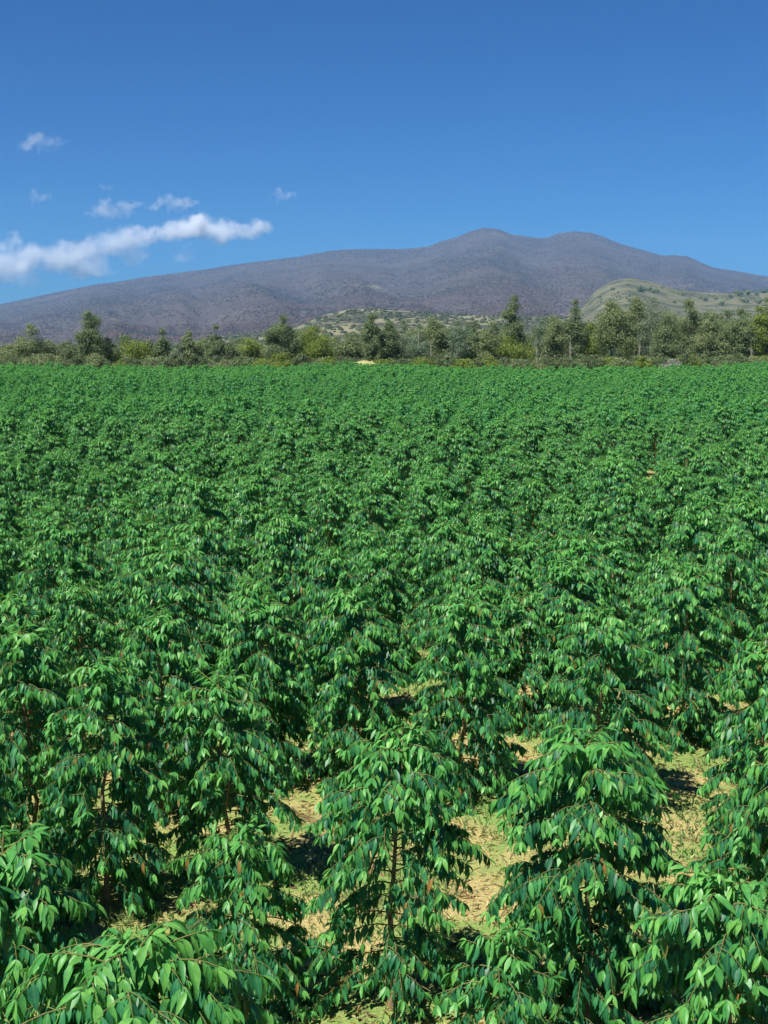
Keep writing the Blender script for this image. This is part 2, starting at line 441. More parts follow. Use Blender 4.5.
# extra shrubs just outside the frame near the camera keep the rows going for a side step
dlim = dist[order[n_ind - 1]]
first_used = set()
for i in order[:n_ind].tolist():
    x, y = spots[i]
    v = VAR[int(rng.integers(0, 13))]
    s = float(rng.uniform(0.84, 1.13))
    root = empty('coffee_shrub', (x, y, float(gz(x, y)) - 0.01), rng.uniform(0, 6.28))
    root.scale = (s * float(rng.uniform(.90, 1.15)), s * float(rng.uniform(.90, 1.15)), s)
    if y < 24: lab = 'full green shrub in the rows just behind the front ones'
    elif y < 40: lab = 'rounded green shrub in the middle rows of the field, its crown touching its neighbours'
    else: lab = 'small looking green shrub in the closed canopy beyond the middle rows'
    tag(root, lab, 'shrub', GRP)
    place(root, v)

# the rest of the plantation, one object
LOD = {}
for lod, (nd, sp_, ls, tw) in enumerate(((.072, .052, .128, 3), (.10, .075, .165, 2), (.15, .10, .23, 1))):
    LOD[lod] = []
    for i in range(5):
        g = shrub_geo(500 + lod * 10 + i, h=2.3, Rr=.66, node=nd, sp=sp_, lsz=ls, low=.30, twigs=tw)
        V, T, A = expand(g['P'], g['D'], g['N'], g['L'], TPL[0], W=np.full(len(g['P']), 1.25))
        LOD[lod].append((V.astype(np.float32), T.astype(np.int32), np.repeat(g['Y'].astype(np.int32), 2)))
Vs, Ts, Ms, off = [], [], [], 0
for i in range(len(spots)):
    if i in ind: continue
    x, y = spots[i]; d = dist[i]
    lod = 0 if d < 95 else (1 if d < 150 else 2)
    V, T, M_ = LOD[lod][int(rng.integers(0, 5))]; Ms.append(M_)
    a = rng.uniform(0, 2 * PI); s = rng.uniform(0.76, 1.2) * (.84 + .32 * float(vnoise(x / 6, y / 9, 42))); ca, sa = math.cos(a) * s, math.sin(a) * s
    W = np.empty_like(V)
    W[:, 0] = V[:, 0] * ca - V[:, 1] * sa + x; W[:, 1] = V[:, 0] * sa + V[:, 1] * ca + y; W[:, 2] = V[:, 2] * s + float(gz(x, y))
    Vs.append(W); Ts.append(T + off); off += len(V)
fm = mesh_np('distant_coffee_shrubs', np.concatenate(Vs), [np.concatenate(Ts)], FARLEAF)
fm.materials.append(FARSHOOT_LIT); fm.polygons.foreach_set('material_index', np.concatenate(Ms))
tag(obj('distant_coffee_shrubs', fm),
    'far rows of green shrubs merging into one even canopy up to the tree belt', 'shrubs', kind='stuff')
print('shrubs', len(spots), 'stuff verts', off, 'dlim', dlim)

# grass and straw on the ground near the camera
def blades(n, fn, lmin, lmax, mat, name, label, cat, up=1.0, w=.25):
    x = rng.uniform(-9, 9, n); y = 5 + 27 * rng.uniform(0, 1, n) ** 1.15
    keep = fn(x, y) & (np.abs(x) < y * .34 + 1.5); x, y = x[keep], y[keep]; n = len(x)
    P = np.stack([x, y, gz(x, y) - .003], 1)
    D = np.stack([rng.normal(0, .5, n), rng.normal(0, .5, n), np.full(n, up) * rng.uniform(.4, 1, n)], 1)
    V, T, A = expand(P, D, rng.normal(0, 1, (n, 3)) + [0, -.3, .5], rng.uniform(lmin, lmax, n), TPL[0], W=np.full(n, w))
    tag(obj(name, mesh_np(name, V, [T], mat, across=A)), label, cat, kind='stuff')
GRASS = leaf_mat('grass_blade', [(0, (0.09, 0.22, 0.05)), (0.6, (0.19, 0.33, 0.09)), (1, (0.42, 0.40, 0.18))], rib_sheen=False, rough=.6)
STRAW = leaf_mat('straw', [(0, (0.36, 0.24, 0.10)), (0.6, (0.58, 0.44, 0.17)), (1, (0.74, 0.62, 0.30))], rib_sheen=False, rough=.8, tcol=(.6, .45, .2), trans=.1)
DEAD = leaf_mat('dead_leaf', [(0, (0.10, 0.05, 0.03)), (0.6, (0.24, 0.13, 0.06)), (1, (0.42, 0.27, 0.14))], rib_sheen=False, rough=.7, tcol=(.3, .15, .05), trans=.1)
blades(170000, lambda x, y: fbm(x / 1.6, y / 1.6, 3) > .46, .04, .12, GRASS, 'grass', 'short green grass growing in patches between the shrubs', 'grass')
blades(190000, lambda x, y: fbm(x / 1.6, y / 1.6, 3) < .50, .03, .12, STRAW, 'straw', 'dry cut straw lying in the clearings between the shrubs', 'straw', up=.22, w=.16)
blades(30000, lambda x, y: fbm(x / 1.1, y / 1.1, 8) > .50, .05, .13, DEAD, 'leaf_litter', 'brown fallen leaves scattered under the shrubs', 'leaf litter', up=.12, w=1.0)

# ------------------------------------------------------------------ trees beyond the field
def tree(px, top, wpx, kind, label, Y=None, group=None, bare=False, base_y=None, shape='round', seed=None, parts=True, name='tree', lowc=None):
    seed = int(px * 7 + top * 13) if seed is None else seed
    r = np.random.default_rng(seed)
    Y = Y if Y is not None else 262 + r.uniform(-4, 10)
    tp = at_y(px, top, Y); x = tp[0]
    z0 = float(gz(x, Y)); h = tp[2] - z0
    W = wpx * 1.15 * Y / F / 2
    mat, pale, dens, lowc_ = {'dark': (T_DARK, False, 1.0, .0), 'olive': (T_OLIVE, False, .9, .0), 'yellow': (T_YELL, False, .9, .0),
                  'grey': (T_GREY, True, .7, .12), 'brown': (T_BROWN, False, .8, .0), 'mid': (T_OLIVE, True, .9, .08)}[kind]
    lowc = lowc_ if lowc is None else lowc
    root = empty(name, (x, Y, z0 - 0.1)); tag(root, label, 'tree', group)
    bark = PALEBARK if pale else TREEBARK
    z = np.linspace(0, h * .9, 7)
    ln = r.normal(0, W * .12, 2)
    tr = np.stack([ln[0] * (z / h) ** 1.5, ln[1] * (z / h) ** 1.5, z], 1)
    rad = np.linspace(.012 * h + .05, .03, 7) * (.5 if bare else 1)
    paths = [(tr, rad)]
    # clumps
    if shape == 'column': cz, rz_, pw = .55, .47, .9
    elif shape == 'wide': cz, rz_, pw = .52, .48, 1.3
    else: cz, rz_, pw = (lowc + 1) / 2, (1 - lowc) / 2, 1.0
    K = int((24 if dens > .8 else 20) * (1 if wpx < 30 else 1.5)) + 4
    C = []
    for k in range(K):
        d = r.normal(0, 1, 3); d /= np.linalg.norm(d); q = r.uniform(.25, .92) ** .7
        c_ = np.array([d[0] * W * q * .95, d[1] * W * q * .95, h * (cz + d[2] * rz_ * q * .82)])
        if c_[2] > h * .6 and shape != 'wide': c_[:2] *= 1 - .45 * (c_[2] / h - .6) / .4
        if shape == 'column': c_[0] += -0.25 * W * (c_[2] / h - .5)
        C.append(c_)
        if k % 2 == 0:
            zb = max(h * .12, c_[2] - h * r.uniform(.12, .3)); b0 = np.array([np.interp(zb, z, tr[:, 0]), np.interp(zb, z, tr[:, 1]), zb])
            md = (b0 + c_) / 2 + np.array([0, 0, -.03 * h]) + r.normal(0, .05 * W, 3)
            paths.append((np.array([b0, md, c_]), np.array([.006 * h, .004 * h, .02])))
    C.append(np.array([tr[-1, 0], tr[-1, 1], h * .93]))
    if bare:
        for k in range(6):
            zb = h * r.uniform(.4, .9); a = r.uniform(0, 2 * PI); L = W * r.uniform(.5, 1)
            b0 = np.array([np.interp(zb, z, tr[:, 0]), 0, zb])
            paths.append((np.array([b0, b0 + [math.cos(a) * L * .5, math.sin(a) * L * .5, L * .5], b0 + [math.cos(a) * L * .8, math.sin(a) * L * .8, L * 1.2]]), np.array([.045, .035, .02])))
    V, Q = tubes(paths, 5); obj('trunk', mesh_np('trunk', V, [Q], bark), root)
    if bare: return root
    P, D, Nn, L = [], [], [], []
    area = 1.0
    for c_ in C:
        cr = (.36 if dens > .8 else .32) * max(W, .17 * h) * r.uniform(.7, 1.3) + .3
        if c_[2] > h * .9: cr *= .8
        n = int(80 + 170 * dens * min(cr, 2.4) ** 1.6)
        d = r.normal(0, 1, (n, 3)); d /= np.linalg.norm(d, axis=1)[:, None]
        q = r.uniform(.05, 1, n) ** .4
        p_ = c_ + d * (q * cr)[:, None] * np.array([1, 1, .8]) * (1 + .25 * r.normal(0, 1, n))[:, None]
        P.append(p_); D.append(r.normal(0, 1, (n, 3)) + [0, 0, -.3]); Nn.append(d * 1.3 + [0, -.15, .5] + r.normal(0, .35, (n, 3)))
        L.append(r.uniform(.18, .40, n) * (1 if kind != 'grey' else .8))
    P = np.concatenate(P); P[:, 2] = np.clip(P[:, 2], .2, h * 1.02)
    V, T, A = expand(P, np.concatenate(D), np.concatenate(Nn), np.concatenate(L), TPL[0], W=np.full(len(P), 2.0))
    obj('crown', mesh_np('crown', V, [T], mat, across=A), root)
    return root

G = 'trees in the belt beyond the field'
TREES = [
 (90, 309, 27, 'dark', 'tall dense dark tree with blocky rounded crown, highest at the left of the belt', 'round'),
 (29, 322, 25, 'mid', 'mid green tree with forked uneven crown at the far left of the belt', 'round'),
 (50, 340, 22, 'olive', 'low olive tree beside the bare pale snag', 'round'),
 (68, 340, 18, 'dark', 'small dark tree just left of the tallest left hand tree', 'round'),
 (9, 345, 30, 'olive', 'low spreading olive tree at the left edge of the belt', 'wide'),
 (108, 337, 24, 'dark', 'low dark tree tucked against the right side of the tallest left hand tree', 'round'),
 (132, 336, 32, 'yellow', 'low yellow green tree with broad top right of the tall dark one', 'wide'),
 (150, 340, 22, 'olive', 'dull olive tree between the yellow green one and the knobbed one', 'round'),
 (162, 328, 17, 'dark', 'dark tree with a small knob of foliage on top', 'column'),
 (178, 342, 16, 'grey', 'thin grey half bare tree with whitish twigs in the left third', 'round'),
 (189, 330, 14, 'mid', 'narrow green tree with a ragged two pronged top', 'column'),
 (200, 342, 22, 'olive', 'small olive tree at the foot of the narrow pointed one', 'round'),
 (215, 323, 14, 'dark', 'narrow pointed dark green tree standing over low olive ones', 'column'),
 (232, 343, 26, 'brown', 'brownish low tree right of the narrow pointed one', 'wide'),
 (250, 338, 26, 'yellow', 'yellowish olive tree left of the big leaning crown', 'round'),
 (281, 313, 30, 'dark', 'big dark tree with peaked crown a third of the way across', 'round'),
 (291, 346, 30, 'brown', 'rounded brownish bush at the foot of the big peaked tree', 'wide'),
 (314, 327, 42, 'yellow', 'broad bright yellow green dome of a tree left of the straw mound', 'wide'),
 (330, 342, 26, 'grey', 'pale grey green tree in front of the bright dome', 'round'),
 (350, 334, 24, 'mid', 'green tree rising right behind the straw mound', 'round'),
 (372, 311, 11, 'dark', 'slim dark tree poking above the belt near the middle', 'column'),
 (388, 320, 24, 'dark', 'dark bushy tree right beside the slim dark one', 'round'),
 (401, 317, 26, 'grey', 'grey green airy tree with a thin whitish trunk left of centre', 'round'),
 (418, 322, 22, 'grey', 'pale thin crowned tree with upright white stems near the centre', 'round'),
 (433, 316, 28, 'mid', 'broad grey green tree with pale stems at the centre of the belt', 'round'),
 (447, 328, 24, 'dark', 'dark round tree just right of the centre', 'round'),
 (458, 318, 20, 'grey', 'sparse pale tree above the dark round one', 'round'),
 (474, 326, 22, 'dark', 'dark tree with flat crown left of the tall flame shaped one', 'wide'),
 (492, 320, 22, 'olive', 'olive tree leaning against the tall flame shaped one', 'round'),
 (514, 292, 21, 'dark', 'tallest flame shaped dark tree, right of centre, standing against the mountain', 'column'),
 (506, 337, 52, 'yellow', 'wide low yellow olive tree beneath the flame shaped one', 'wide'),
 (541, 313, 26, 'grey', 'airy grey tree right of the flame shaped one', 'round'),
 (556, 314, 24, 'mid', 'green tree with pale stem between airy grey one and slim tall one', 'round'),
 (575, 296, 14, 'dark', 'slim tall dark tree with tufted top, left of the grassy hill', 'column'),
 (572, 322, 18, 'grey', 'small crowned tree on a long thin whitish trunk', 'round'),
 (592, 320, 24, 'yellow', 'bright yellow green tree at the left foot of the grassy hill', 'round'),
 (613, 300, 34, 'mid', 'large grey green tree with a stout pale trunk bare at its foot', 'round'),
 (636, 297, 30, 'mid', 'large open crowned tree in front of the grassy hill', 'round'),
 (652, 296, 26, 'grey', 'wispy tall tree letting the grassy hill show through', 'round'),
 (668, 316, 32, 'dark', 'dense dark tree below the wispy tall one', 'round'),
 (690, 299, 26, 'mid', 'peaked green tree right of the dense dark one', 'column'),
 (696, 341, 20, 'dark', 'low very dark bush at the field edge on the right', 'round'),
 (712, 315, 28, 'mid', 'mid height green tree over the low very dark bush', 'round'),
 (726, 326, 22, 'olive', 'olive tree dipping lower than both neighbours at right', 'round'),
 (740, 309, 30, 'dark', 'broad dark tree near the right edge', 'round'),
 (757, 306, 24, 'yellow', 'yellow tinged tree second from the right edge', 'round'),
 (768, 296, 24, 'mid', 'tall tree cut by the right edge', 'round'),
]
for (px, top, w, kd, lab, shp) in TREES:
    if px > 595: top -= 3
    tree(px, top, w, kd, lab, group=G, shape=shp, lowc=(.22 if 'bare at its foot' in lab else None))
for px, top in ((431, 334), (537, 338), (640, 332), (681, 336), (752, 338)):
    tree(px, top, 6, 'grey', 'slender whitish leafless stem standing among the grey green crowns', Y=256, group='slender whitish stems in front of the belt', bare=True, name='bare_tree')
tree(571, 335, 8, 'grey', 'slender leafless pole of a tree with whitish bark', Y=258, group=G, bare=True)
tree(56, 329, 9, 'grey', 'bare pale snag sticking up at the left of the belt', Y=262, group=G, bare=True, name='dead_tree')
tree(124, 341, 7, 'grey', 'second bare pale snag, short, between yellow green crowns', Y=262, group=G, bare=True, name='dead_tree')
rt = np.random.default_rng(55)
for px in np.arange(-60, 840, 9):
    u = px / 768
    t = np.interp(px, [0, 130, 330, 430, 560, 640, 768], [343, 343, 334, 323, 318, 309, 308]) + rt.uniform(-2, 9)
    tree(px + rt.uniform(-6, 6), t, rt.uniform(22, 34), rt.choice(['dark', 'olive', 'grey', 'mid', 'brown']), 'middling tree filling the gaps at the back of the belt', Y=282 + rt.uniform(0, 16), group='trees filling the back of the belt', seed=int(px + 9000))
for px in np.arange(-40, 820, 12):
    tree(px + rt.uniform(-6, 6), 357 + rt.uniform(-4, 3), rt.uniform(16, 26), rt.choice(['brown', 'olive', 'dark', 'yellow', 'brown']), 'low bushy growth at the foot of the belt along the field edge', Y=253 + rt.uniform(0, 3), group='bushes along the foot of the belt', seed=int(px + 19000), shape='wide', lowc=.0, name='bush')

# straw mound and pale rock heap at the far edge
def mound(name, px, top, wpx, Y, mat, label, cat, seed):
    tp = at_y(px, top, Y); z0 = float(gz(tp[0], Y)); h = tp[2] - z0; W = wpx * Y / F / 2
    n, mm = 14, 28
    a = np.linspace(0, 2 * PI, mm, endpoint=False); q = np.linspace(0, 1, n)
    A, Qq = np.meshgrid(a, q); X = np.cos(A) * W * Qq; Yy = np.sin(A) * W * .7 * Qq
    Z = h * np.maximum(np.cos(Qq * PI / 2), 0) ** .28 * (1 + .22 * (fbm(X * 1.3 + 50, Yy * 1.3 + 50, seed) - .5)) - .1
    V = np.stack([X, Yy, Z], -1).reshape(-1, 3); i = np.arange(n - 1)[:, None] * mm; j = np.arange(mm)[None]; k2 = (j + 1) % mm
    Qd = np.stack([i + j, i + mm + j, i + mm + k2, i + k2], -1).reshape(-1, 4)
    o = obj(name, mesh_np(name, V, [Qd], mat)); o.location = (tp[0], Y, z0); tag(o, label, cat)
DRYG = plain_mat('dry_grass', [(0.3, (0.27, 0.26, 0.09)), (0.7, (0.42, 0.39, 0.17))], 1.5, bump=.5)
mound('grass_mound', 364, 360.5, 38, 249, DRYG, 'low straw yellow mound at the far edge of the field left of centre', 'mound', 3)
T_PALE = foliage_mat('silvery_foliage', (0.20, 0.20, 0.17), (0.30, 0.30, 0.26), (0.42, 0.42, 0.37))
for o_ in tree(672, 359.5, 17, 'brown', 'pale silvery low bush at the far field edge right of centre', Y=249, group='bushes along the foot of the belt', shape='wide', seed=77, name='bush').children:
    if o_.name.startswith('crown'): o_.data.materials[0] = T_PALE

# ------------------------------------------------------------------ hills and mountain
def ridge(pts):
    a = np.array(pts, float)
    zz = np.array([at_y(p_[0], p_[1], 1.0)[2] - CAM_H for p_ in a])     # height per metre of distance
    uu = np.array([at_y(p_[0], p_[1], 1.0)[0] for p_ in a])
    return lambda u: np.interp(u, uu, zz)
def hill_sheet(prof, y0, yr, y1, u0, u1, nu, ny, amp, namp, seed, power=1.5):
    f = ridge(prof)
    t = np.linspace(0, 1, ny)
    Ys = y0 + (yr - y0) * t
    Yb = np.linspace(yr, y1, 10)[1:]
    Ya = np.concatenate([Ys, Yb])
    us = np.linspace(u0, u1, nu)
    Yg, U = np.meshgrid(Ya, us, indexing='ij')
    def hz(Yg, U):
        X = U * Yg
        s = np.clip((Yg - y0) / (yr - y0), 0, 1)
        front = s ** power
        back = 1 - np.clip((Yg - yr) / (y1 - yr), 0, 1) ** 1.5
        zr = f(U) * yr
        gull = (fbm(U * 26 + 5 + Yg / 9000, Yg / 2600, seed, 4) - .5) * amp * np.sin(np.clip(s, 0, 1) * PI) ** .8
        fine = (fbm(X / 260 + 9, Yg / 260, seed + 3, 4) - .5) * namp * np.clip(s * 3, 0, 1)
        ysl = 1 + 0 * U
        return (zr * front + gull + fine * .8) * back * ysl - 2 * (1 - np.clip(s * 20, 0, 1))
    Z = hz(Yg, U)
    V = np.stack([U * Yg, Yg, Z], -1).reshape(-1, 3)
    n, mm = Yg.shape; i = (np.arange(n - 1)[:, None] * mm + np.arange(mm - 1)[None])
    return V, np.stack([i, i + 1, i + mm + 1, i + mm], -1).reshape(-1, 4), hz

def slope_mat(name, cols, tan, tanf, sc, tsc=.6):
    m, nt, out = new_mat(name)
    tc = N(nt, 'ShaderNodeTexCoord'); ov = tc.outputs['Object']
    c = ramp(nt, noise(nt, ov, sc, 6, .65), cols)
    mp = N(nt, 'ShaderNodeMapping'); mp.inputs['Scale'].default_value = (1, .45, 1); nt.links.new(ov, mp.inputs['Vector'])
    f = ramp(nt, noise(nt, mp.outputs[0], sc * tsc, 6, .7, .4), [(tanf, (0, 0, 0)), (tanf + .05, (1, 1, 1))])
    c = mix(nt, f, c, tan)
    p = N(nt, 'ShaderNodeBsdfPrincipled'); p.inputs['Roughness'].default_value = 1; p.inputs['Specular IOR Level'].default_value = 0
    nt.links.new(c, p.inputs['Base Color']); nt.links.new(p.outputs[0], out.inputs['Surface'])
    return m
MOUNT = slope_mat('mountain_scrub', [(.3, (.060, .053, .056)), (.5, (.080, .069, .070)), (.7, (.105, .088, .083))], (.15, .14, .095), .64, .0035)
HILLM = slope_mat('grassy_slope', [(.3, (.105, .11, .07)), (.5, (.140, .138, .088)), (.7, (.175, .165, .105))], (.075, .083, .055), .50, .02, 1.0)
FOOT = slope_mat('foothill_slope', [(.3, (.05, .055, .045)), (.5, (.07, .072, .055)), (.7, (.10, .095, .065))], (.21, .20, .12), .47, .008, 1.2)

MPROF = [(-700, 346), (-300, 333), (-100, 318), (0, 304), (50, 293), (100, 283), (150, 276), (200, 269.5), (250, 262), (300, 256), (330, 250), (345, 248.5), (400, 248.5), (428, 246),
         (440, 241), (455, 237), (470, 230.5), (485, 227), (500, 228.5), (512, 234), (524, 235.5), (537, 237.5), (548, 237), (558, 232.5), (575, 230.5), (592, 232), (605, 236.5), (620, 243), (645, 250), (662, 255),
         (675, 254.5), (688, 255.5), (700, 261), (715, 267), (740, 271), (768, 276), (850, 292), (1000, 318), (1300, 345)]
V, Q, hzM = hill_sheet(MPROF, 1500, 9000, 12500, -.85, .72, 640, 130, 95, 16, 21, 1.45)
tag(obj('mountain', mesh_np('mountain', V, [Q], MOUNT)), 'long purple grey mountain with two low summits right of centre', 'mountain', kind='structure')
HPROF = [(500, 340), (540, 330), (570, 314), (585, 300), (597, 287), (612, 278.5), (630, 275.5), (650, 279), (675, 286), (700, 290), (730, 291), (768, 290), (900, 300), (1100, 335)]
V, Q, hzH = hill_sheet(HPROF, 1100, 2900, 3600, .07, .62, 120, 50, 7, 1.5, 33, 1.3)
tag(obj('grassy_hill', mesh_np('grassy_hill', V, [Q], HILLM)), 'rounded tan green hill in front of the mountain at right', 'hill', kind='structure')
FPROF = [(150, 345), (220, 334), (290, 327), (325, 312), (350, 306), (380, 306), (420, 309), (460, 312), (520, 313), (560, 314), (610, 318), (700, 330)]
V, Q, hzF = hill_sheet(FPROF, 900, 2300, 2900, -.22, .26, 120, 40, 8, 5, 44, 1.2)
tag(obj('foothill', mesh_np('foothill', V, [Q], FOOT)), 'low foothill patched with tan clearings behind the middle of the tree belt', 'hill', kind='structure')

# woods on the slopes: countless small crowns, one object per slope
def woods(name, hz, y0, y1, u0, u1, n, smin, smax, mat, label, dens_fn, seed):
    r = np.random.default_rng(seed)
    u = r.uniform(u0, u1, n); y = y0 + (y1 - y0) * r.uniform(0, 1, n) ** .8
    k = dens_fn(u, y, r); u, y = u[k], y[k]; n = len(u)
    s = r.uniform(smin, smax, n)
    z = hz(y, u)
    base = np.array([[1, 0, 0], [-.5, .87, 0], [-.5, -.87, 0], [.1, .1, 1.15], [.9, -.7, .55], [-.8, .5, .6], [.2, .9, .65], [-.2, -.9, .6]])
    T0 = np.array([[0, 6, 4], [4, 6, 3], [1, 5, 6], [6, 5, 3], [2, 7, 5], [5, 7, 3], [0, 4, 7], [4, 3, 7], [0, 1, 6], [1, 2, 5], [2, 0, 7]])
    a = r.uniform(0, 2 * PI, n); j = r.uniform(.7, 1.3, (n, 8, 3))
    B = base[None] * j
    X = (B[..., 0] * np.cos(a)[:, None] - B[..., 1] * np.sin(a)[:, None]) * s[:, None] * .75 + (u * y)[:, None]
    Yy = (B[..., 0] * np.sin(a)[:, None] + B[..., 1] * np.cos(a)[:, None]) * s[:, None] * .75 + y[:, None]
    Z = B[..., 2] * s[:, None] * .7 + z[:, None] - .15 * s[:, None]
    V = np.stack([X, Yy, Z], -1).reshape(-1, 3); T = (T0[None] + (np.arange(n) * 8)[:, None, None]).reshape(-1, 3)
    tag(obj(name, mesh_np(name, V, [T], mat, smooth=False)), label, 'woods', kind='stuff')
def woods_mat(name, stops):
    m, nt, out = new_mat(name); g = N(nt, 'ShaderNodeNewGeometry')
    p = N(nt, 'ShaderNodeBsdfPrincipled'); p.inputs['Roughness'].default_value = 1; p.inputs['Specular IOR Level'].default_value = 0
    tc = N(nt, 'ShaderNodeTexCoord')
    big = ramp(nt, noise(nt, tc.outputs['Object'], .0016, 5, .6, .3), [(.40, (.60, .70, .76)), (.58, (1.05, 1.02, 1.0))])
    nt.links.new(mix(nt, 1.0, ramp(nt, g.outputs['Random Per Island'], stops), big, 'MULTIPLY'), p.inputs['Base Color']); nt.links.new(p.outputs[0], out.inputs['Surface'])
    return m
WM = woods_mat('mountain_woods', [(0, (.070, .054, .056)), (.6, (.088, .068, .067)), (1, (.118, .092, .080))])
WH = woods_mat('hill_woods', [(0, (.04, .05, .03)), (.6, (.07, .08, .045)), (1, (.11, .115, .06))])
woods('mountain_woods', hzM, 3000, 9050, -.36, .36, 110000, 3, 6.5, WM, 'dull scrubby woods covering the mountain slopes',
      lambda u, y, r: (fbm(u * y / 700, y / 1500, 71) + r.uniform(-.25, .25, len(u)) > .50) | (y > 8500) & (r.random(len(u)) < .35), 5)
woods('mountain_woods', hzM, 1700, 3300, -.36, .36, 30000, 2.5, 5.5, WM, 'dull low scrub on the lowest mountain slopes',
      lambda u, y, r: fbm(u * y / 300, y / 600, 77) + r.uniform(-.25, .25, len(u)) > .42, 15)
woods('foothill_woods', hzF, 1300, 2400, -.2, .2, 3500, 3, 6, WH, 'dark scattered woods on the low foothill behind the belt',
      lambda u, y, r: fbm(u * y / 110, y / 260, 73) + r.uniform(-.22, .22, len(u)) > .56, 6)
woods('hill_scrub', hzH, 1500, 2890, .1, .34, 2600, 1.2, 3.0, WH, 'fine clumped scrub over parts of the grassy hill',
      lambda u, y, r: fbm(u * y / 60, y / 120, 83) + r.uniform(-.06, .06, len(u)) > .60, 16)
# single trees one can tell apart on the grassy hill
HT = [(612, 287, 6), (618, 291, 4), (641, 289, 7), (648, 288, 7), (655, 291, 6), (662, 286, 5), (700, 296, 6), (707, 299, 5), (716, 297, 5), (682, 294, 4),
      (731, 295, 7), (740, 293, 8), (748, 291, 8), (757, 292, 7), (764, 289, 8), (722, 303, 6), (745, 300, 6), (600, 296, 5), (630, 298, 5), (675, 301, 5), (690, 305, 5), (760, 301, 6), (628, 284, 3)]
for i, (px, py, w) in enumerate(HT):
    # walk up the slope until the ray through the crown meets it
    u = at_y(px, py, 1.0)[0]
    ysn = np.linspace(1300, 2890, 300)
    el = (hzH(ysn, np.full(300, u)) - CAM_H) / ysn
    tgt = at_y(px, py + w * .5, 1.0)[2] - CAM_H
    k = int(np.argmax(el > tgt)) if (el > tgt).any() else 285
    Yh = float(ysn[k]); zb = float(hzH(np.array([Yh]), np.array([u]))[0])
    r = np.random.default_rng(800 + i); W = w * r.uniform(.6, 1.25) * Yh / F / 2; h = W * r.uniform(1.1, 1.9)
    root = empty('tree', (u * Yh, Yh, zb - .3))
    tag(root, 'lone dark tree dotted on the grassy hill at right', 'tree', 'trees dotted over the grassy hill')
    V, Q = tubes([(np.array([[0, 0, 0], [0, 0, h * .4], [.3, 0, h * .8]]), np.array([.5, .35, .1]))], 5); obj('trunk', mesh_np('trunk', V, [Q], TREEBARK), root)
    n = 260; d = r.normal(0, 1, (n, 3)); d /= np.linalg.norm(d, axis=1)[:, None]
    P = d * (r.uniform(.2, 1, n) ** .5)[:, None] * [W, W, h * .42] * .62 + [0, 0, h * .56] + (r.normal(0, .42, (5, 3)) * [W, W, h * .2])[r.integers(0, 5, n)]
    V, T, A = expand(P, r.normal(0, 1, (n, 3)), d + [0, 0, .5], r.uniform(.16, .34, n) * W * 1.6, TPL[0], W=np.full(n, 2.0))
    obj('crown', mesh_np('crown', V, [T], T_DARK if r.random() < .6 else T_OLIVE, across=A), root)

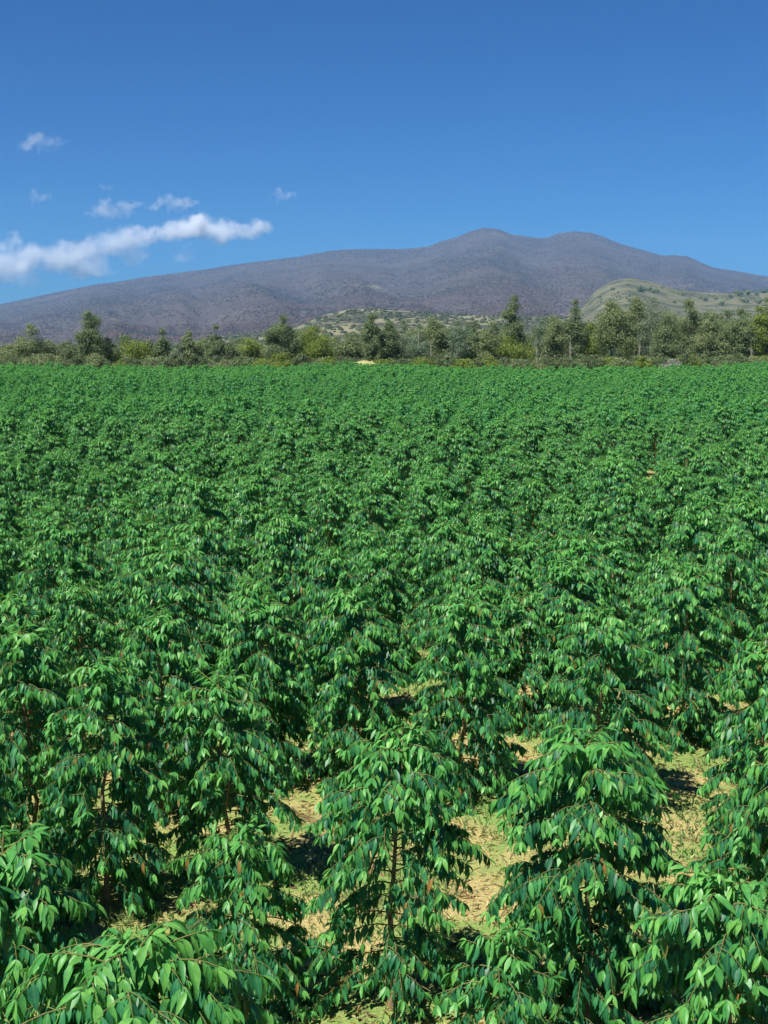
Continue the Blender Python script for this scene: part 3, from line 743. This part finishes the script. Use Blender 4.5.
# ------------------------------------------------------------------ clouds (real volumes far beyond the haze)
def cloud(name, label, blobs, Y, dens, seed):
    """blobs: (px, py, rx px, ry px, strength)"""
    s = Y / F
    pts = [(at_y(b[0], b[1], Y), b[2] * s * 1.15, b[3] * s * 1.2, b[4] * 1.62) for b in blobs]
    lo = np.array([min(p[0][0] - p[1] * 1.5 for p in pts), Y - max(p[1] for p in pts) * 1.1, min(p[0][2] - p[2] * 1.7 for p in pts)])
    hi = np.array([max(p[0][0] + p[1] * 1.5 for p in pts), Y + max(p[1] for p in pts) * 1.1, max(p[0][2] + p[2] * 1.7 for p in pts)])
    # rounded hull: a soft-edged ellipsoidal box
    cen = (lo + hi) / 2; hf = (hi - lo) / 2
    V = []; nn, mm = 14, 28
    for i in range(nn + 1):
        ph = PI * i / nn
        for j in range(mm):
            th = 2 * PI * j / mm
            d = np.array([math.sin(ph) * math.cos(th), math.sin(ph) * math.sin(th), math.cos(ph)])
            e = np.sign(d) * np.abs(d) ** .35
            V.append(e * hf)
    i = np.arange(nn)[:, None] * mm; j = np.arange(mm)[None]; k2 = (j + 1) % mm
    Qd = np.stack([i + j, i + mm + j, i + mm + k2, i + k2], -1).reshape(-1, 4)
    m, nt, out = new_mat('cloud_vapour')
    tc = N(nt, 'ShaderNodeTexCoord'); ov = tc.outputs['Object']
    nz = N(nt, 'ShaderNodeTexNoise'); nz.inputs['Scale'].default_value = 1 / (22 * s); nz.inputs['Detail'].default_value = 5; nz.inputs['Roughness'].default_value = .6
    nt.links.new(ov, nz.inputs['Vector'])
    # warp
    wv = N(nt, 'ShaderNodeVectorMath', operation='MULTIPLY_ADD')
    sb = N(nt, 'ShaderNodeVectorMath', operation='SUBTRACT'); nt.links.new(nz.outputs['Color'], sb.inputs[0]); sb.inputs[1].default_value = (.5, .5, .5)
    nt.links.new(sb.outputs[0], wv.inputs[0]); wv.inputs[1].default_value = (50 * s, 50 * s, 38 * s); nt.links.new(ov, wv.inputs[2])
    tot = None
    for c_, rx, ry, st in pts:
        q = c_ - cen
        a = N(nt, 'ShaderNodeVectorMath', operation='SUBTRACT'); nt.links.new(wv.outputs[0], a.inputs[0]); a.inputs[1].default_value = tuple(q)
        b2 = N(nt, 'ShaderNodeVectorMath', operation='DIVIDE'); nt.links.new(a.outputs[0], b2.inputs[0]); b2.inputs[1].default_value = (rx, min(rx * .5, ry * 1.1), ry)
        l = N(nt, 'ShaderNodeVectorMath', operation='LENGTH'); nt.links.new(b2.outputs[0], l.inputs[0])
        v = math_n(nt, 'MULTIPLY', math_n(nt, 'MAXIMUM', math_n(nt, 'SUBTRACT', 1.0, l.outputs['Value']), 0.0), st)
        tot = v if tot is None else math_n(nt, 'ADD', tot, v)
    fine = noise(nt, ov, 1 / (9 * s), 6, .7)
    tot = math_n(nt, 'MAXIMUM', math_n(nt, 'SUBTRACT', tot, math_n(nt, 'MULTIPLY', fine, .85)), 0.0)
    dn = math_n(nt, 'MULTIPLY', tot, dens / s)
    pv = N(nt, 'ShaderNodeVolumePrincipled'); pv.inputs['Color'].default_value = (1, 1, 1, 1); pv.inputs['Anisotropy'].default_value = 0.0
    nt.links.new(dn, pv.inputs['Density'])
    nt.links.new(pv.outputs[0], out.inputs['Volume'])
    me = mesh_np(name, V, [Qd], m); o = obj(name, me); o.location = tuple(cen)
    tag(o, label, 'cloud', 'clouds over the left flank of the mountain')
CL = 24000
cloud('cloud', 'long bright white cloud bank low over the left flank of the mountain',
      [(-20, 262, 52, 24, .85), (22, 266, 34, 13, .72), (48, 256, 38, 14, 1.0), (78, 260, 30, 18, 1.1), (92, 250, 28, 11, .85), (118, 243, 34, 15, 1.15), (140, 238, 24, 10, .8), (138, 258, 22, 8, .65),
       (162, 234, 24, 9, .8), (178, 230, 26, 10, 1.0), (196, 227, 34, 12, 1.2), (215, 230, 30, 12, 1.05), (240, 230, 30, 11, 1.0), (258, 226, 18, 8, .75), (262, 235, 16, 7, .6), (184, 252, 13, 10, .8), (15, 281, 40, 9, .75), (100, 270, 30, 10, .6), (8, 242, 22, 8, .6)], CL, .105, 1)
cloud('cloud', 'faint oval wisp of cloud highest at the upper left', [(45, 142, 34, 9, .8), (33, 144, 16, 7, .4)], CL, .045, 2)
cloud('cloud', 'smallest faint wisp near the left edge above the bank', [(38, 198, 18, 8, .65)], CL, .13, 3)
cloud('cloud', 'thin broken wisp with two puffs just above the cloud bank', [(103, 189, 14, 6, .6), (108, 209, 32, 9, .75), (140, 205, 22, 6, .5)], 33000, .12, 4)
cloud('cloud', 'small puff of cloud above the right end of the bank', [(180, 203, 28, 8, .85), (150, 205, 18, 5, .4)], 29000, .14, 5)
cloud('cloud', 'tiny separate wisp of cloud furthest to the right', [(283, 196, 19, 6, .8)], CL, .13, 6)

# ------------------------------------------------------------------ haze
def box_mesh(name, lo, hi, mat):
    x0, y0, z0 = lo; x1, y1, z1 = hi
    V = [(x0, y0, z0), (x1, y0, z0), (x1, y1, z0), (x0, y1, z0), (x0, y0, z1), (x1, y0, z1), (x1, y1, z1), (x0, y1, z1)]
    Qd = np.array([[0, 3, 2, 1], [4, 5, 6, 7], [0, 1, 5, 4], [1, 2, 6, 5], [2, 3, 7, 6], [3, 0, 4, 7]])
    return mesh_np(name, np.array(V), [Qd], mat, smooth=False)
m, nt, out = new_mat('haze_air')
pv = N(nt, 'ShaderNodeVolumePrincipled'); pv.inputs['Color'].default_value = (.27, .58, 1.0, 1); pv.inputs['Density'].default_value = 4.8e-5
pv.inputs['Anisotropy'].default_value = 0.0
nt.links.new(pv.outputs[0], out.inputs['Volume'])
tag(obj('haze', box_mesh('haze', (-47000, -200, -60), (47000, 14500, 1150), m)), 'thin blue haze lying between the field and the mountain', 'haze', kind='stuff')

# ------------------------------------------------------------------ light
SKY_CURVE = ((2.0, .012), (1.42, .093), (1.3, .215))
SUN_EL, SUN_AZ = 57, 222     # azimuth clockwise from +Y (north); behind the camera and to the left
w = bpy.data.worlds.new('World'); scn.world = w; w.use_nodes = True
nt = w.node_tree; nt.nodes.clear()
sky = N(nt, 'ShaderNodeTexSky', sky_type='NISHITA'); sky.sun_disc = False
sky.sun_elevation = R(SUN_EL); sky.sun_rotation = R(SUN_AZ)
sky.altitude = 600; sky.air_density = 1.0; sky.dust_density = 0.2; sky.ozone_density = 3.0
bg = N(nt, 'ShaderNodeBackground'); bg.inputs[1].default_value = 0.13
wo = N(nt, 'ShaderNodeOutputWorld')
# polarised deep blue of the slide film: a little contrast per channel on the sky itself
sp = N(nt, 'ShaderNodeSeparateColor'); cb = N(nt, 'ShaderNodeCombineColor'); nt.links.new(sky.outputs[0], sp.inputs[0])
for k_, (gm, mu) in enumerate(SKY_CURVE): nt.links.new(math_n(nt, 'MULTIPLY', math_n(nt, 'POWER', sp.outputs[k_], gm), mu), cb.inputs[k_])
nt.links.new(cb.outputs[0], bg.inputs[0]); nt.links.new(bg.outputs[0], wo.inputs[0])
sl = bpy.data.lights.new('sun', 'SUN'); sl.energy = 4.8; sl.angle = R(.53); sl.color = (1, .96, .88)
so = bpy.data.objects.new('sun', sl); link(so)
from mathutils import Vector
sd = Vector((math.sin(R(SUN_AZ)) * math.cos(R(SUN_EL)), math.cos(R(SUN_AZ)) * math.cos(R(SUN_EL)), math.sin(R(SUN_EL))))
so.rotation_euler = (-sd).to_track_quat('-Z', 'Y').to_euler()
so.location = (0, 0, 50)

# ------------------------------------------------------------------ render settings
scn.view_settings.view_transform = 'Standard'; scn.view_settings.look = 'None'
scn.view_settings.exposure = 0.75; scn.view_settings.gamma = 1.0
scn.render.engine = 'CYCLES'
cy = scn.cycles
cy.use_denoising = True
try: cy.denoiser = 'OPENIMAGEDENOISE'; cy.denoising_prefilter = 'ACCURATE'
except Exception: pass
cy.max_bounces = 10; cy.diffuse_bounces = 5; cy.glossy_bounces = 2; cy.transmission_bounces = 3; cy.volume_bounces = 8; cy.transparent_max_bounces = 4
cy.volume_max_steps = 160; cy.volume_step_rate = 0.4
cy.sample_clamp_indirect = 6
cy.use_adaptive_sampling = True; cy.adaptive_threshold = 0.02
